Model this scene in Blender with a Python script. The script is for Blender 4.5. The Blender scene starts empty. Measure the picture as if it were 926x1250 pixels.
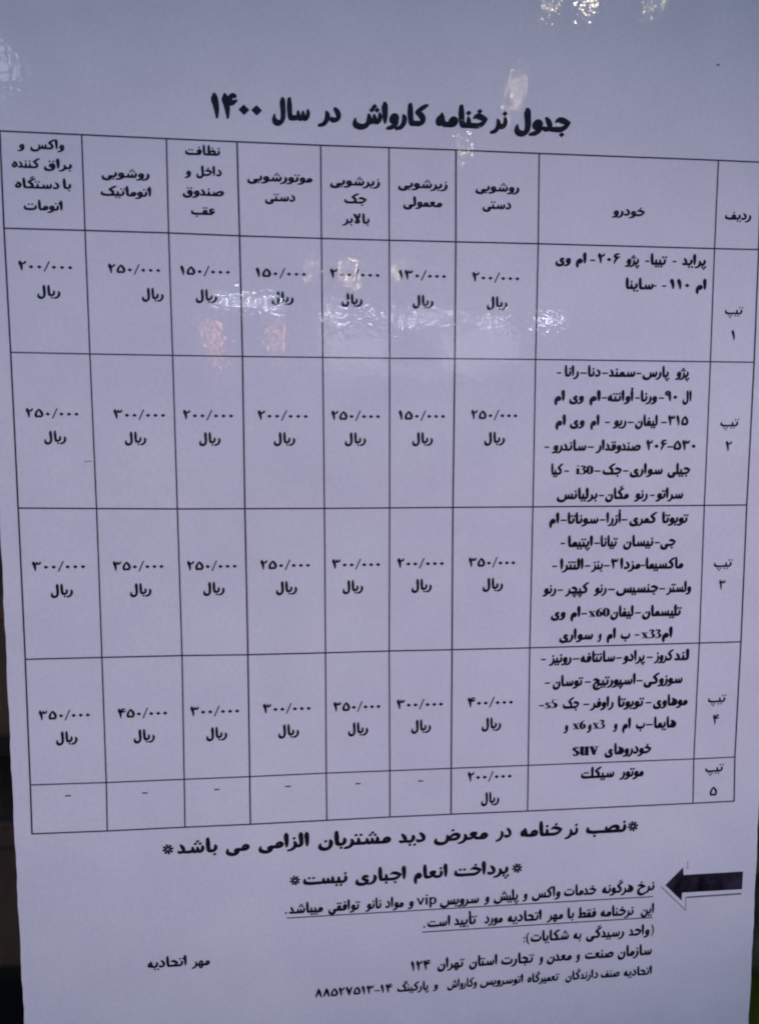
import bpy, math, random
from mathutils import Vector
random.seed(7)
S = .001                      # everything on the sheet is measured in millimetres
scn = bpy.context.scene
COL = scn.collection
def P3(x, y, z=0.0):          # sheet frame (x right, y up, z out of the sheet towards the viewer) to world
    return (x*S, -z*S, y*S)
# ---------------------------------------------------------------- camera
CAM = (-9.9587, 9.8415, -144.8558)
CAM_R = ((0.997634, -0.001847, -0.068722), (0.006483, 0.997711, 0.06731), (0.06844, -0.067596, 0.995363))
SPOTP = [2129.2, 121.1, -1552.8]
cam = bpy.data.cameras.new('camera'); cam_o = bpy.data.objects.new('camera', cam); COL.objects.link(cam_o)
from mathutils import Matrix
rt, up, fw = CAM_R
m = Matrix(((rt[0], up[0], -fw[0]), (rt[2], up[2], -fw[2]), (rt[1], up[1], -fw[1]))).to_4x4()
m.translation = Vector((CAM[0]*S, CAM[2]*S, CAM[1]*S))
cam_o.matrix_world = m
cam.sensor_fit = 'VERTICAL'; cam.sensor_height = 24.0; cam.lens = 24.0*650/1250
cam.clip_start = .005; cam.clip_end = 60
cam.dof.use_dof = True; cam.dof.focus_distance = .1475; cam.dof.aperture_fstop = 5.6
scn.camera = cam_o
# ---------------------------------------------------------------- world, light, exposure
w = bpy.data.worlds.new('World'); scn.world = w; w.use_nodes = True
nt = w.node_tree; nt.nodes.clear()
sky = nt.nodes.new('ShaderNodeTexSky'); sky.sky_type = 'NISHITA'; sky.sun_disc = False
sky.sun_elevation = math.radians(6); sky.sun_rotation = math.radians(20); sky.air_density = 1.0; sky.dust_density = .6; sky.ozone_density = 4
bg = nt.nodes.new('ShaderNodeBackground'); bg.inputs[1].default_value = .095
wo = nt.nodes.new('ShaderNodeOutputWorld')
nt.links.new(sky.outputs[0], bg.inputs[0]); nt.links.new(bg.outputs[0], wo.inputs[0])
sun = bpy.data.lights.new('sun', 'SUN'); sun.energy = .5; sun.angle = math.radians(25); sun.color = (1, .93, .9)
so = bpy.data.objects.new('sun', sun); COL.objects.link(so)
so.rotation_euler = Vector((-.34, -.93, -.1)).to_track_quat('-Z', 'Y').to_euler()
scn.view_settings.view_transform = 'Standard'; scn.view_settings.look = 'None'
scn.view_settings.exposure = 1.0; scn.view_settings.gamma = 1.0; scn.view_settings.use_curve_mapping = False
scn.cycles.pixel_filter_type = 'BLACKMAN_HARRIS'; scn.cycles.filter_width = 2.0
scn.cycles.sample_clamp_indirect = 4.0
spot = bpy.data.lights.new('falloff_spot', 'SPOT'); spot.energy = 84.0; spot.color = (1, .79, 1.0); spot.spot_size = math.radians(9.0); spot.spot_blend = 1.0; spot.shadow_soft_size = .02  # added spot, its soft cone makes the sheet brighter in the middle
sp = bpy.data.objects.new('falloff_spot', spot); COL.objects.link(sp); sp.location = (SPOTP[0]*S, SPOTP[2]*S, SPOTP[1]*S)
sp.rotation_euler = (Vector(P3(-4, -20))-sp.location).to_track_quat('-Z', 'Y').to_euler()
# ---------------------------------------------------------------- helpers
def link(name, me, mat=None, parent=None, **props):
    o = bpy.data.objects.new(name, me); COL.objects.link(o)
    if mat is not None and me is not None: me.materials.append(mat)
    if parent is not None: o.parent = parent
    for k, v in props.items(): o[k] = v
    return o
def mesh(name, vs, fs, smooth=False):
    me = bpy.data.meshes.new(name); me.from_pydata(vs, [], fs); me.update()
    if smooth:
        for p in me.polygons: p.use_smooth = True
    return me
class MB:
    def __init__(s): s.v = []; s.f = []
    def box(s, c, d, bev=0.0):
        x, y, z = [q/2 for q in d]; b = min(bev, x*.9, y*.9, z*.9); o = len(s.v)
        if b <= 0:
            for i in (-1, 1):
                for j in (-1, 1):
                    for k in (-1, 1): s.v.append((c[0]+i*x, c[1]+j*y, c[2]+k*z))
            s.f += [tuple(o+q for q in f) for f in ((0, 1, 3, 2), (4, 6, 7, 5), (0, 4, 5, 1), (2, 3, 7, 6), (0, 2, 6, 4), (1, 5, 7, 3))]
        else:
            import bmesh
            bm = bmesh.new(); bmesh.ops.create_cube(bm, size=2)
            for q in bm.verts: q.co = (q.co.x*x, q.co.y*y, q.co.z*z)
            bmesh.ops.bevel(bm, geom=bm.edges[:], offset=b, segments=2, affect='EDGES')
            bm.verts.index_update()
            for q in bm.verts: s.v.append((q.co.x+c[0], q.co.y+c[1], q.co.z+c[2]))
            for f in bm.faces: s.f.append(tuple(o+q.index for q in f.verts))
            bm.free()
    def cyl(s, a, b, r, n=20, r2=None):
        a = Vector(a); b = Vector(b); r2 = r if r2 is None else r2; d = (b-a).normalized()
        u = d.orthogonal().normalized(); v = d.cross(u); o = len(s.v)
        for p, q in ((a, r), (b, r2)):
            for k in range(n):
                t = 2*math.pi*k/n; s.v.append(tuple(p+(u*math.cos(t)+v*math.sin(t))*q))
        for k in range(n): s.f.append((o+k, o+(k+1) % n, o+n+(k+1) % n, o+n+k))
        s.f.append(tuple(o+k for k in reversed(range(n)))); s.f.append(tuple(o+n+k for k in range(n)))
    def build(s, name, mat, parent=None, **props): return link(name, mesh(name, s.v, s.f), mat, parent, **props)
def node_mat(name):
    m = bpy.data.materials.new(name); m.use_nodes = True
    return m, m.node_tree, m.node_tree.nodes['Principled BSDF']
def film_bump(nt):
    """fine ripples of the heat sealed film over the print, in sheet coordinates"""
    tc = nt.nodes.new('ShaderNodeTexCoord')
    n1 = nt.nodes.new('ShaderNodeTexNoise'); n1.inputs['Scale'].default_value = 580; n1.inputs['Detail'].default_value = 1.0; n1.inputs['Roughness'].default_value = .55
    n2 = nt.nodes.new('ShaderNodeTexNoise'); n2.inputs['Scale'].default_value = 70; n2.inputs['Detail'].default_value = 1.0
    for q in (n1, n2): nt.links.new(tc.outputs['Object'], q.inputs['Vector'])
    b1 = nt.nodes.new('ShaderNodeBump'); b1.inputs['Strength'].default_value = 1; b1.inputs['Distance'].default_value = BUMP1
    b2 = nt.nodes.new('ShaderNodeBump'); b2.inputs['Strength'].default_value = 1; b2.inputs['Distance'].default_value = BUMP2
    nt.links.new(n1.outputs[0], b1.inputs['Height']); nt.links.new(n2.outputs[0], b2.inputs['Height'])
    nt.links.new(b2.outputs[0], b1.inputs['Normal'])
    return tc, b1.outputs[0]
BUMP1 = 3.1e-5; BUMP2 = 5e-5
def coated(name, build):
    m, nt, p = node_mat(name)
    tc, nrm = film_bump(nt)
    p.inputs['Roughness'].default_value = .6; p.inputs['Specular IOR Level'].default_value = 0.0
    p.inputs['Coat Weight'].default_value = .55; p.inputs['Coat Roughness'].default_value = .008; p.inputs['Coat IOR'].default_value = 1.5
    nt.links.new(nrm, p.inputs['Coat Normal'])
    build(nt, p, tc); return m
def noise(nt, tc, scale, detail=3, rough=.55, out='Object', dist=0.0):
    n = nt.nodes.new('ShaderNodeTexNoise'); n.inputs['Scale'].default_value = scale; n.inputs['Detail'].default_value = detail
    n.inputs['Roughness'].default_value = rough; n.inputs['Distortion'].default_value = dist
    nt.links.new(tc.outputs[out], n.inputs['Vector']); return n.outputs[0]
def ramp(nt, src, stops):
    r = nt.nodes.new('ShaderNodeValToRGB'); cr = r.color_ramp
    while len(cr.elements) < len(stops): cr.elements.new(.5)
    for e, (q, c) in zip(cr.elements, stops): e.position = q; e.color = (*c, 1)
    nt.links.new(src, r.inputs[0]); return r.outputs[0]
def mixc(nt, a, b, fac, mode='MIX'):
    x = nt.nodes.new('ShaderNodeMix'); x.data_type = 'RGBA'; x.blend_type = mode
    if isinstance(fac, float): x.inputs[0].default_value = fac
    else: nt.links.new(fac, x.inputs[0])
    nt.links.new(a, x.inputs[6]); nt.links.new(b, x.inputs[7]); return x.outputs[2]
def paper_b(nt, p, tc):
    c1 = ramp(nt, noise(nt, tc, 900, 4, .7), [(.3, (.74, .73, .77)), (.7, (.82, .80, .85))])       # fibre and toner speckle
    c2 = ramp(nt, noise(nt, tc, 45, 4, .6), [(.3, (.93, .925, .945)), (.7, (1, 1, 1))])            # cloudy sheet formation
    c3 = ramp(nt, noise(nt, tc, 9, 2, .5), [(.35, (.95, .95, .97)), (.65, (1, 1, 1))])
    nt.links.new(mixc(nt, mixc(nt, c1, c2, 1.0, 'MULTIPLY'), c3, 1.0, 'MULTIPLY'), p.inputs['Base Color'])
def ink_b(nt, p, tc):
    nt.links.new(ramp(nt, noise(nt, tc, 1400, 3, .6), [(.35, (.010, .008, .014)), (.75, (.030, .026, .040))]), p.inputs['Base Color'])
def rule_b(nt, p, tc):
    nt.links.new(ramp(nt, noise(nt, tc, 700, 3, .6), [(.35, (.018, .014, .026)), (.75, (.075, .066, .095))]), p.inputs['Base Color'])
def grey_b(nt, p, tc):
    nt.links.new(ramp(nt, noise(nt, tc, 1500, 3, .6), [(.35, (.10, .095, .12)), (.75, (.30, .29, .34))]), p.inputs['Base Color'])
def arrow_b(nt, p, tc):
    nt.links.new(ramp(nt, noise(nt, tc, 110, 5, .65), [(.38, (.008, .006, .012)), (.68, (.055, .046, .068))]), p.inputs['Base Color'])
M_paper = coated('laminated_paper', paper_b); M_ink = coated('black_ink', ink_b); M_rule = coated('thin_black_ink', rule_b)
M_grey = coated('faint_grey_ink', grey_b); M_arrow = coated('solid_toner', arrow_b)
def flat_mat(name, c1, c2, scale=20, rough=.6, metal=0.0):
    m, nt, p = node_mat(name); tc = nt.nodes.new('ShaderNodeTexCoord')
    nt.links.new(ramp(nt, noise(nt, tc, scale, 4, .6), [(.3, c1), (.7, c2)]), p.inputs['Base Color'])
    p.inputs['Roughness'].default_value = rough; p.inputs['Metallic'].default_value = metal
    return m
def glow_mat(name, col, s):
    m, nt, p = node_mat(name); p.inputs['Base Color'].default_value = (.8, .8, .8, 1)
    p.inputs['Emission Color'].default_value = (*col, 1); p.inputs['Emission Strength'].default_value = s
    return m

# ---- pen lettering: every letter is a set of pen strokes (x, y, pressure) on a 10 unit high body, connections at y = 0
# naming of forms: i initial, m medial, f final, s isolated
G = {}
def g(name, w, *strokes, dots=None, nib=None): G[name] = (w, [list(s) for s in strokes], nib)
def sh(st, dx, dy=0.0): return [(p[0]+dx, p[1]+dy) + tuple(p[2:]) for p in st]
CR = lambda w: [(w, 0, .95), (w*.5, 0, .95), (0, 0, .95)]
def ring(cx, cy, rx, ry, w=.8):
    return [(cx+rx*math.cos(a), cy+ry*math.sin(a), w) for a in [k*math.pi/4 for k in range(9)]]
# alef, lam
g('alef_s', 3.0, [(1.25, 9.4, .75), (1.3, 8.0, 1.15), (1.5, 4.6, 1.05), (1.55, 1.6, .85), (1.5, -.3, .45)])
g('alef_f', 3.3, [(3.3, 0, .95), (2.7, .05, 1), (2.1, .8, 1), (1.85, 2.6, 1), (1.7, 6, 1.08), (1.6, 9.4, .8)])
lam_top = [(1.25, 9.4, .75), (1.35, 8, 1.15), (1.55, 5, 1.08), (1.65, 2.2, 1)]
g('lam_i', 2.8, lam_top + [(1.3, .5, .98), (.5, 0, .95), (0, 0, .95)])
g('lam_m', 2.9, CR(2.9), [(1.2, 9.4, .75), (1.3, 8, 1.1), (1.45, 4, 1), (1.5, .4, .95)])
def lambowl(w):
    return [(w-1.5, 9.4, .75), (w-1.4, 8, 1.15), (w-1.2, 4.5, 1.08), (w-1.15, 1, 1.05), (w-1.7, -1.6, 1.05), (w-3.2, -2.9, 1.05), (w-4.9, -2.4, 1), (w-5.7, -.8, .85), (w-5.5, 1.2, .45)]
g('lam_s', 7.0, lambowl(6.7))
g('lam_f', 6.8, lambowl(6.6), [(6.8, 0, .95), (5.5, 0, .95)])
g('lamalef_s', 6.4, [(1.0, 8.8, .8), (1.8, 7.4, 1.1), (3.4, 3.8, 1), (4.6, .9, .9), (3.9, -.1, .9), (2.2, .0, .9), (1.9, .9, .7), (3.2, 3.2, .8), (4.6, 6.4, 1.1), (4.9, 9.3, .8)])
# beh family
def behbody(w, right):  # right: list of starting points
    return right + [(w*.55, -.15, 1), (2.4, .1, 1), (1.1, 1.1, .95), (1.0, 3.4, .5)]
g('beh_s', 9.6, [(8.5, 3.9, .55), (8.7, 2.2, .95), (7.9, .5, 1)] + [(5.2, -.15, 1), (2.4, .1, 1), (1.1, 1.1, .95), (1.0, 3.4, .5)])
g('beh_f', 8.6, [(8.6, 0, .95), (7.4, 0, .95), (5, -.15, 1), (2.4, .1, 1), (1.1, 1.1, .95), (1.0, 3.4, .5)])
g('beh_i', 3.1, [(1.95, 4.3, .55), (2.15, 2.6, .95), (1.75, .8, 1), (.8, 0, .95), (0, 0, .95)])
g('beh_m', 3.2, CR(3.2), [(1.45, 3.9, .5), (1.65, 2.2, .85), (1.55, .3, .95)])
# jeem family
jh = [(.9, 4.0, .5), (1.9, 4.9, .9), (3.6, 4.6, 1), (5.9, 3.3, .8)]
g('jeem_i', 6.4, jh, [(5.9, 3.3, .75), (4.7, 1.4, .95), (2.8, .1, 1), (1.2, 0, .95), (0, 0, .95)])
g('jeem_m', 6.6, [(.9, 4.0, .5), (1.9, 4.8, .9), (3.4, 4.3, 1), (5.2, 2.8, .8)], [(5.2, 2.8, .75), (4.2, 1.2, .95), (2.8, .1, 1), (1.2, 0, .95), (0, 0, .95)], [(6.6, 0, .95), (4, 0, .95), (3, 0, .95)])
jb = [(6.0, 3.3, .7), (3.4, 2.3, .85), (1.5, .2, .95), (1.2, -2.2, 1), (2.6, -4.2, 1.05), (5.0, -4.3, .95), (6.6, -3.4, .5)]
g('jeem_s', 6.8, jh, jb)
g('jeem_f', 7.2, [(.9, 4.3, .5), (1.9, 5.0, .9), (3.6, 4.6, 1), (5.6, 3.2, .8)], [(5.6, 3.2, .7), (3.4, 2.3, .85), (1.5, .2, .95), (1.2, -2.2, 1), (2.6, -4.2, 1.05), (5.0, -4.3, .95), (6.6, -3.4, .5)], [(7.2, 0, .95), (5.8, .2, .95), (4.6, 1.4, .9), (4.3, 2.6, .7)])
# dal, reh, waw
g('dal_s', 5.0, [(2.3, 5.9, .6), (3.2, 4.6, .95), (4.0, 2.6, 1.05), (3.7, .7, 1.05), (2.2, -.05, 1.05), (1.0, .3, .95), (.8, 1.1, .5)])
g('dal_f', 4.9, [(1.7, 5.6, .55), (2.5, 4.0, .95), (3.2, 1.9, 1), (2.9, .4, 1), (1.8, -.1, 1), (.8, .25, .8), (.6, .8, .5)], [(4.9, 0, .95), (3.8, 0, .95), (2.9, .5, .9)])
g('reh_s', 3.7, [(2.3, 3.9, .5), (2.75, 2.2, .95), (2.5, 0, 1.05), (1.4, -1.9, .98), (.4, -2.6, .8), (-.9, -3.0, .6)])
g('reh_f', 3.9, [(2.2, 3.3, .5), (2.65, 1.6, .9), (2.4, -.4, 1.05), (1.4, -2.0, .98), (.4, -2.7, .8), (-.9, -3.1, .6)], [(3.9, 0, .95), (2.6, .1, .95)])
wt = [(3.5, 1.2, .95), (3.2, -.6, 1.05), (2.2, -1.9, 1), (1, -2.6, .85), (-.4, -3.0, .6)]
g('waw_s', 4.4, [(3.3, .8, .8), (2.0, .5, .85), (1.3, 1.7, .85), (1.9, 3.3, .85), (2.9, 3.4, .9), (3.55, 2.3, 1)] + wt)
g('waw_f', 4.6, [(3.3, .8, .8), (2.0, .5, .85), (1.3, 1.7, .85), (1.9, 3.3, .85), (2.9, 3.4, .9), (3.55, 2.3, 1)] + wt, [(4.6, 0, .95), (3.2, 0, .95)])
# seen
def seenteeth(dx):
    return ([(7.4+dx, 4.2, .5), (7.6+dx, 2.3, .9), (7.1+dx, .5, .95), (6.2+dx, 0, .95), (5.4+dx, .6, .9), (5.1+dx, 2.0, .8), (5.0+dx, 3.3, .5)],
            [(5.1+dx, 1.6, .8), (4.6+dx, .2, .95), (3.7+dx, .0, .95), (2.9+dx, .7, .9), (2.7+dx, 2.0, .8), (2.6+dx, 3.4, .5)])
g('seen_i', 8.5, *seenteeth(0), [(2.7, 1.6, .8), (2.1, .3, .95), (1, 0, .95), (0, 0, .95)])
g('seen_m', 8.9, [(8.9, 0, .95), (7.2, 0, .95)], *seenteeth(-.3), [(2.4, 1.6, .8), (1.9, .3, .95), (1, 0, .95), (0, 0, .95)])
def bowl(dx):  # noon style bowl, right stem at x = 6+dx
    return [(5.7+dx, 3.7, .5), (6.05+dx, 1.9, .95), (5.9+dx, -.4, 1.05), (5.0+dx, -2.3, 1.05), (3.3+dx, -3.1, 1.05), (1.6+dx, -2.5, 1), (.9+dx, -1.0, .85), (1.15+dx, 1.0, .45)]
g('seen_s', 13.0, *seenteeth(4.6), sh(bowl(0), 1.2-.0, -.1)[:0] or [(7.25, 3.2, .5), (7.4, 1.6, .95), (7.0, -.6, 1.05), (5.8, -2.3, 1.05), (3.9, -2.9, 1.05), (1.8, -2.3, 1), (1.0, -.9, .85), (1.2, 1.0, .45)])
g('seen_f', 13.2, [(13.2, 0, .95), (12, 0, .95)], *seenteeth(4.6), [(7.25, 3.2, .5), (7.4, 1.6, .95), (7.0, -.6, 1.05), (5.8, -2.3, 1.05), (3.9, -2.9, 1.05), (1.8, -2.3, 1), (1.0, -.9, .85), (1.2, 1.0, .45)])
# sad, tah
def loop(dx):
    return [(2.6+dx, .3, .8), (3.8+dx, 1.9, .85), (5.4+dx, 3.5, .95), (7.2+dx, 3.6, 1), (8.0+dx, 2.2, 1), (7.3+dx, .6, 1), (5.4+dx, 0, .95), (3.0+dx, 0, .95)]
g('sad_i', 8.9, loop(0), [(1.9, 3.4, .5), (2.1, 1.7, .85), (2.8, .2, .9)], [(4, 0, .95), (0, 0, .95)])
g('sad_m', 9.4, loop(0), [(1.9, 3.4, .5), (2.1, 1.7, .85), (2.8, .2, .9)], [(9.4, 0, .95), (4, 0, .95), (0, 0, .95)])
g('sad_s', 13.6, loop(4.7), [(6.9, 3.2, .5), (7.2, 1.6, .95), (6.9, -.6, 1.05), (5.7, -2.3, 1.05), (3.8, -2.9, 1.05), (1.8, -2.3, 1), (1.0, -.9, .85), (1.2, 1.0, .45)], [(9, 0, .95), (7, .3, .9)])
g('tah_m', 8.2, loop(-1), [(8.2, 0, .95), (4, 0, .95), (0, 0, .95)], [(2.2, 9.3, .8), (2.3, 7, 1.1), (2.3, .5, .95)])
g('tah_f', 8.2, loop(-1), [(8.2, 0, .95), (4, 0, .95), (1, 0, .95)], [(2.2, 9.3, .8), (2.3, 7, 1.1), (2.3, .5, .95)])
# ain
g('ain_i', 5.4, [(4.4, 4.5, .5), (3.2, 5.2, .85), (1.9, 4.5, 1), (1.7, 3.1, 1), (2.8, 2.2, .95), (4.9, 2.5, .6)], [(4.9, 2.4, .55), (3.4, .9, .9), (1.8, 0, 1), (0, 0, .95)])
g('ain_m', 5.4, [(5.4, 0, .95), (4.2, .2, .9), (3.1, 1.3, .8), (1.5, 3.1, .75), (2.1, 3.9, .9), (3.6, 3.9, .9), (3.9, 3.1, .8), (2.8, 1.5, .8), (1.5, .15, .9), (0, 0, .95)])
# feh, qaf
fl = [(3.7, 1.9, .8), (2.6, 1.5, .85), (1.7, 2.5, .85), (1.9, 4.0, .85), (2.9, 4.4, .9), (3.8, 3.4, .95), (3.7, 1.6, 1)]
g('feh_i', 4.7, fl + [(2.9, .4, 1), (1.6, 0, .95), (0, 0, .95)])
g('feh_m', 4.7, CR(4.7), ring(2.4, 2.1, 1.15, 1.4, .85))
g('feh_s', 10.4, sh(fl, 5.6) + [(8.2, .3, 1), (5.4, -.15, 1), (2.4, .1, 1), (1.1, 1.1, .95), (1.0, 3.4, .5)])
g('feh_f', 10.2, [(10.2, 0, .95), (8, 0, .95), (5, -.15, 1), (2.4, .1, 1), (1.1, 1.1, .95), (1.0, 3.4, .5)], ring(7.6, 2.1, 1.15, 1.4, .85))
g('qaf_s', 7.4, [(6.1, .9, .8), (4.9, .9, .85), (4.1, 2.0, .85), (4.4, 3.5, .85), (5.4, 3.8, .9), (6.2, 2.7, .95), (6.3, .6, 1.05), (5.4, -1.7, 1.05), (3.6, -2.7, 1.05), (1.7, -2.1, 1), (.95, -.7, .85), (1.2, 1.1, .45)])
# kaf
def kbar(dx, dy=0): return [(6.0+dx, 9.4+dy, .55), (4.8+dx, 8.7+dy, .9), (3.2+dx, 7.5+dy, .95), (1.6+dx, 6.0+dy, .9)]
g('kaf_i', 5.8, kbar(0), [(1.6, 6.0, .9), (2.7, 4.9, .95), (3.9, 3.1, 1.05), (3.9, 1.1, 1.05), (2.6, .1, 1), (1.2, 0, .95), (0, 0, .95)])
g('kaf_m', 6.0, kbar(0), [(1.6, 6.0, .9), (2.7, 4.9, .95), (3.9, 3.1, 1.05), (3.9, 1.1, 1.05), (2.6, .1, 1), (1.2, 0, .95), (0, 0, .95)], [(6, 0, .95), (3, 0, .95)])
kb = [(6.4, 6.0, .9), (7.4, 4.9, .95), (8.5, 3.1, 1.05), (8.2, .9, 1.05), (6.6, -.05, 1), (4.6, -.15, 1), (2.4, .1, 1), (1.1, 1.1, .95), (1.0, 3.2, .5)]
g('kaf_s', 10.0, kbar(4.8), kb)
g('kaf_f', 10.2, kbar(4.8), kb, [(10.2, 0, .95), (7, 0, .95)])
# meem
mb = [(2.0, .3, .9), (1.5, 1.5, .85), (2.2, 2.9, .85), (3.2, 2.9, .9), (3.9, 1.6, .95), (3.2, .3, .95), (1.8, 0, .95)]
g('meem_i', 4.6, mb + [(0, 0, .95)])
g('meem_m', 4.8, [(4.8, 0, .95), (3.9, .1, .95)], sh(mb, -.1) + [(0, 0, .95)])
mt = [(1.5, 1.9, .9), (1.15, .4, 1), (1.05, -1.6, 1), (1.15, -3.6, .8), (1.3, -4.8, .4)]
mring = [(1.5, 1.7, .85), (2.3, 3.0, .85), (3.2, 2.7, .9), (3.8, 1.3, .95), (3.2, .2, .95), (2.1, .4, .9), (1.4, 1.3, .85)]
g('meem_s', 4.6, mring, mt)
g('meem_f', 4.9, mring, mt, [(4.9, 0, .95), (3.2, .1, .95)])
# noon
g('noon_s', 7.0, bowl(0))
g('noon_f', 7.4, sh(bowl(0), 0, -.3), [(7.4, 0, .95), (6.0, 0, .95)])
# heh
g('heh_i', 6.0, [(1.6, 6.2, .5), (2.4, 5.2, .9), (4.3, 3.8, 1), (5.2, 1.9, 1), (4.3, .2, .95), (2.6, .1, .9), (1.5, 1.2, .8), (1.9, 2.7, .75), (3.3, 2.7, .75), (3.6, 1.3, .75), (2.8, .1, .8)], [(3.4, 0, .95), (0, 0, .95)])
g('heh_m', 5.4, CR(5.4), [(3.6, .3, .8), (3.9, 2.2, .85), (2.6, 3.6, .85), (1.5, 2.3, .8), (1.8, .2, .8)], [(4.0, -.2, .8), (3.7, -2.0, .85), (2.4, -2.9, .8), (1.5, -1.9, .75), (2.2, -.3, .8)])
g('heh_f', 4.9, [(4.9, 0, .95), (3.9, .1, .95), (3.2, 1.0, .9), (2.9, 3.0, .85), (2.6, 5.2, .55)], [(2.7, 4.3, .6), (1.5, 3.2, .85), (1.0, 1.6, .9), (1.7, .4, .95), (3.0, .8, .9)])
g('heh_s', 4.8, [(2.0, 5.4, .5), (2.7, 4.6, .9), (3.8, 2.9, 1), (3.7, 1.0, 1), (2.5, .1, 1), (1.2, .8, .95), (1.2, 2.4, .85), (2.4, 4.0, .7)])
# yeh
g('yeh_s', 8.0, [(6.9, 2.7, .5), (6.0, 3.6, .85), (4.8, 3.1, .95), (4.5, 1.7, .95), (5.6, .6, .95), (6.5, -.6, 1), (6.0, -2.1, 1.05), (4.2, -2.9, 1.05), (2.2, -2.6, 1), (1.1, -1.2, .9), (1.3, .9, .45)])
g('yeh_f', 7.4, [(7.4, 0, .95), (6.0, .3, .9), (5.1, -.3, .9), (5.5, -1.1, .95), (6.1, -1.9, 1), (5.2, -3.0, 1.05), (3.6, -3.4, 1.05), (1.8, -2.8, 1), (1.0, -1.4, .85), (1.2, .7, .45)])
# figures
g('d0', 4.5, [(2.25, 4.2, .01), (2.25, 3.4, 'dot')])
g('d1', 3.9, [(1.3, 9.2, .55), (1.35, 7.8, 1.1), (1.9, 5.2, 1.0), (2.2, 2.6, .8), (2.25, -.1, .45)])
g('d2', 5.0, [(1.1, 9.2, .55), (1.15, 7.8, 1.1), (1.7, 5.2, 1.0), (2.0, 2.6, .8), (2.05, -.1, .45)], [(1.5, 7.2, .7), (2.7, 6.7, .9), (3.8, 7.4, .9), (4.1, 9.0, .5)])
g('d3', 6.0, [(1.1, 9.2, .55), (1.15, 7.8, 1.1), (1.7, 5.2, 1.0), (2.0, 2.6, .8), (2.05, -.1, .45)], [(1.5, 7.2, .7), (2.2, 6.7, .9), (3.0, 7.3, .85), (3.1, 8.8, .5)], [(3.1, 7.6, .7), (3.8, 6.7, .9), (4.8, 7.4, .85), (5.0, 9.0, .5)])
g('d4', 5.6, [(1.1, 9.2, .55), (1.2, 7.8, 1.1), (1.8, 5.2, 1.0), (2.1, 2.6, .8), (2.15, -.1, .45)], [(4.8, 8.6, .6), (3.8, 9.0, .85), (2.9, 8.0, .9), (3.0, 6.6, .95), (3.9, 6.0, .9), (5.0, 6.8, .6)], [(1.6, 6.4, .8), (3.6, 6.1, .8)])
g('d5', 6.0, [(2.9, 8.4, .6), (4.2, 6.0, .9), (4.9, 3.0, .95), (4.4, .9, .9), (3.5, .6, .8), (2.95, 1.8, .6), (2.3, .6, .8), (1.4, .9, .9), (1.1, 3.0, .95), (1.8, 6.0, .9), (3.1, 8.4, .6)])
g('d6', 5.0, [(4.2, 8.8, .5), (2.9, 9.0, .9), (1.6, 7.9, 1), (1.9, 6.2, 1), (3.0, 5.7, .9), (4.4, 6.2, .6)], [(3.6, 5.8, .7), (2.3, 4.0, .95), (1.5, 1.8, .8), (1.2, -.1, .45)])
g('d7', 5.8, [(.9, 9.2, .6), (1.6, 7.0, 1.05), (2.5, 3.2, .9), (2.9, .1, .6)], [(4.9, 9.2, .5), (4.2, 6.8, .9), (3.3, 3.0, .9), (2.9, .1, .6)])
g('d8', 5.8, [(2.9, 9.2, .6), (2.4, 6.4, .9), (1.6, 2.6, .95), (.9, 0, .5)], [(2.9, 9.2, .6), (3.5, 6.4, 1), (4.3, 2.6, .9), (4.9, 0, .5)])
g('d9', 5.0, ring(2.3, 7.3, 1.2, 1.5, .85), [(3.6, 7.4, .9), (3.6, 4.6, 1), (3.8, 2, .8), (4.0, -.1, .45)])
g('/', 3.6, [(3.3, 9.2, .45), (.5, -1.0, .45)])
g('-', 4.2, [(3.8, 2.7, .55), (.5, 2.7, .55)])
g('.', 2.2, [(1.1, .3, .01), (1.1, .2, 'dot')])
g(':', 2.2, [(1.1, 4.2, .01), (1.1, 4.2, 'dot')], [(1.1, .3, .01), (1.1, .4, 'dot')])
g('(', 3.2, [(1.0, 9.2, .4), (2.2, 6.4, .6), (2.4, 3.2, .65), (2.0, .4, .55), (1.0, -2.2, .4)])   # opening bracket of right-to-left text
g(')', 3.2, [(2.2, 9.2, .4), (1.0, 6.4, .6), (.8, 3.2, .65), (1.2, .4, .55), (2.2, -2.2, .4)])
g('*', 7.6, *[[(3.6+1.15*math.cos(a), 4.0+1.15*math.sin(a), .42), (3.6+2.5*math.cos(a), 4.0+2.5*math.sin(a), .62), (3.6+3.1*math.cos(a), 4.0+3.1*math.sin(a), .7)] for a in [k*math.pi/4+.2 for k in range(8)]], nib='round')
g(' ', 3.0)
g('_', 1.0)      # thin gap
# Latin, roman bold: nib upright, thin horizontals
RN = (1.05, .40, 0.0)
def L(name, w, *s): g('L'+name, w, *s, nib=RN)
L('i', 3.4, [(1.7, 5.6, 1), (1.7, .3, 1)], [(.6, .2, .8), (2.8, .2, .8)], [(.9, 5.7, .7), (1.6, 5.8, .7)], [(1.7, 8.1, 1.0), (1.7, 8.4, 1.0)])
L('0', 6.0, [(3, 8.6, .5), (1.5, 7.2, .9), (1.2, 4.4, 1), (1.5, 1.5, .9), (3, .1, .5)], [(3, 8.6, .5), (4.5, 7.2, .9), (4.8, 4.4, 1), (4.5, 1.5, .9), (3, .1, .5)])
L('3', 5.8, [(1.0, 7.2, .5), (2.4, 8.6, .7), (4.0, 7.6, 1), (3.6, 5.6, .8), (2.3, 4.8, .6)], [(2.3, 4.9, .6), (4.2, 4.2, .9), (4.7, 2.2, 1), (3.4, .4, .8), (1.6, .2, .8), (.8, .9, .7)])
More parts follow.
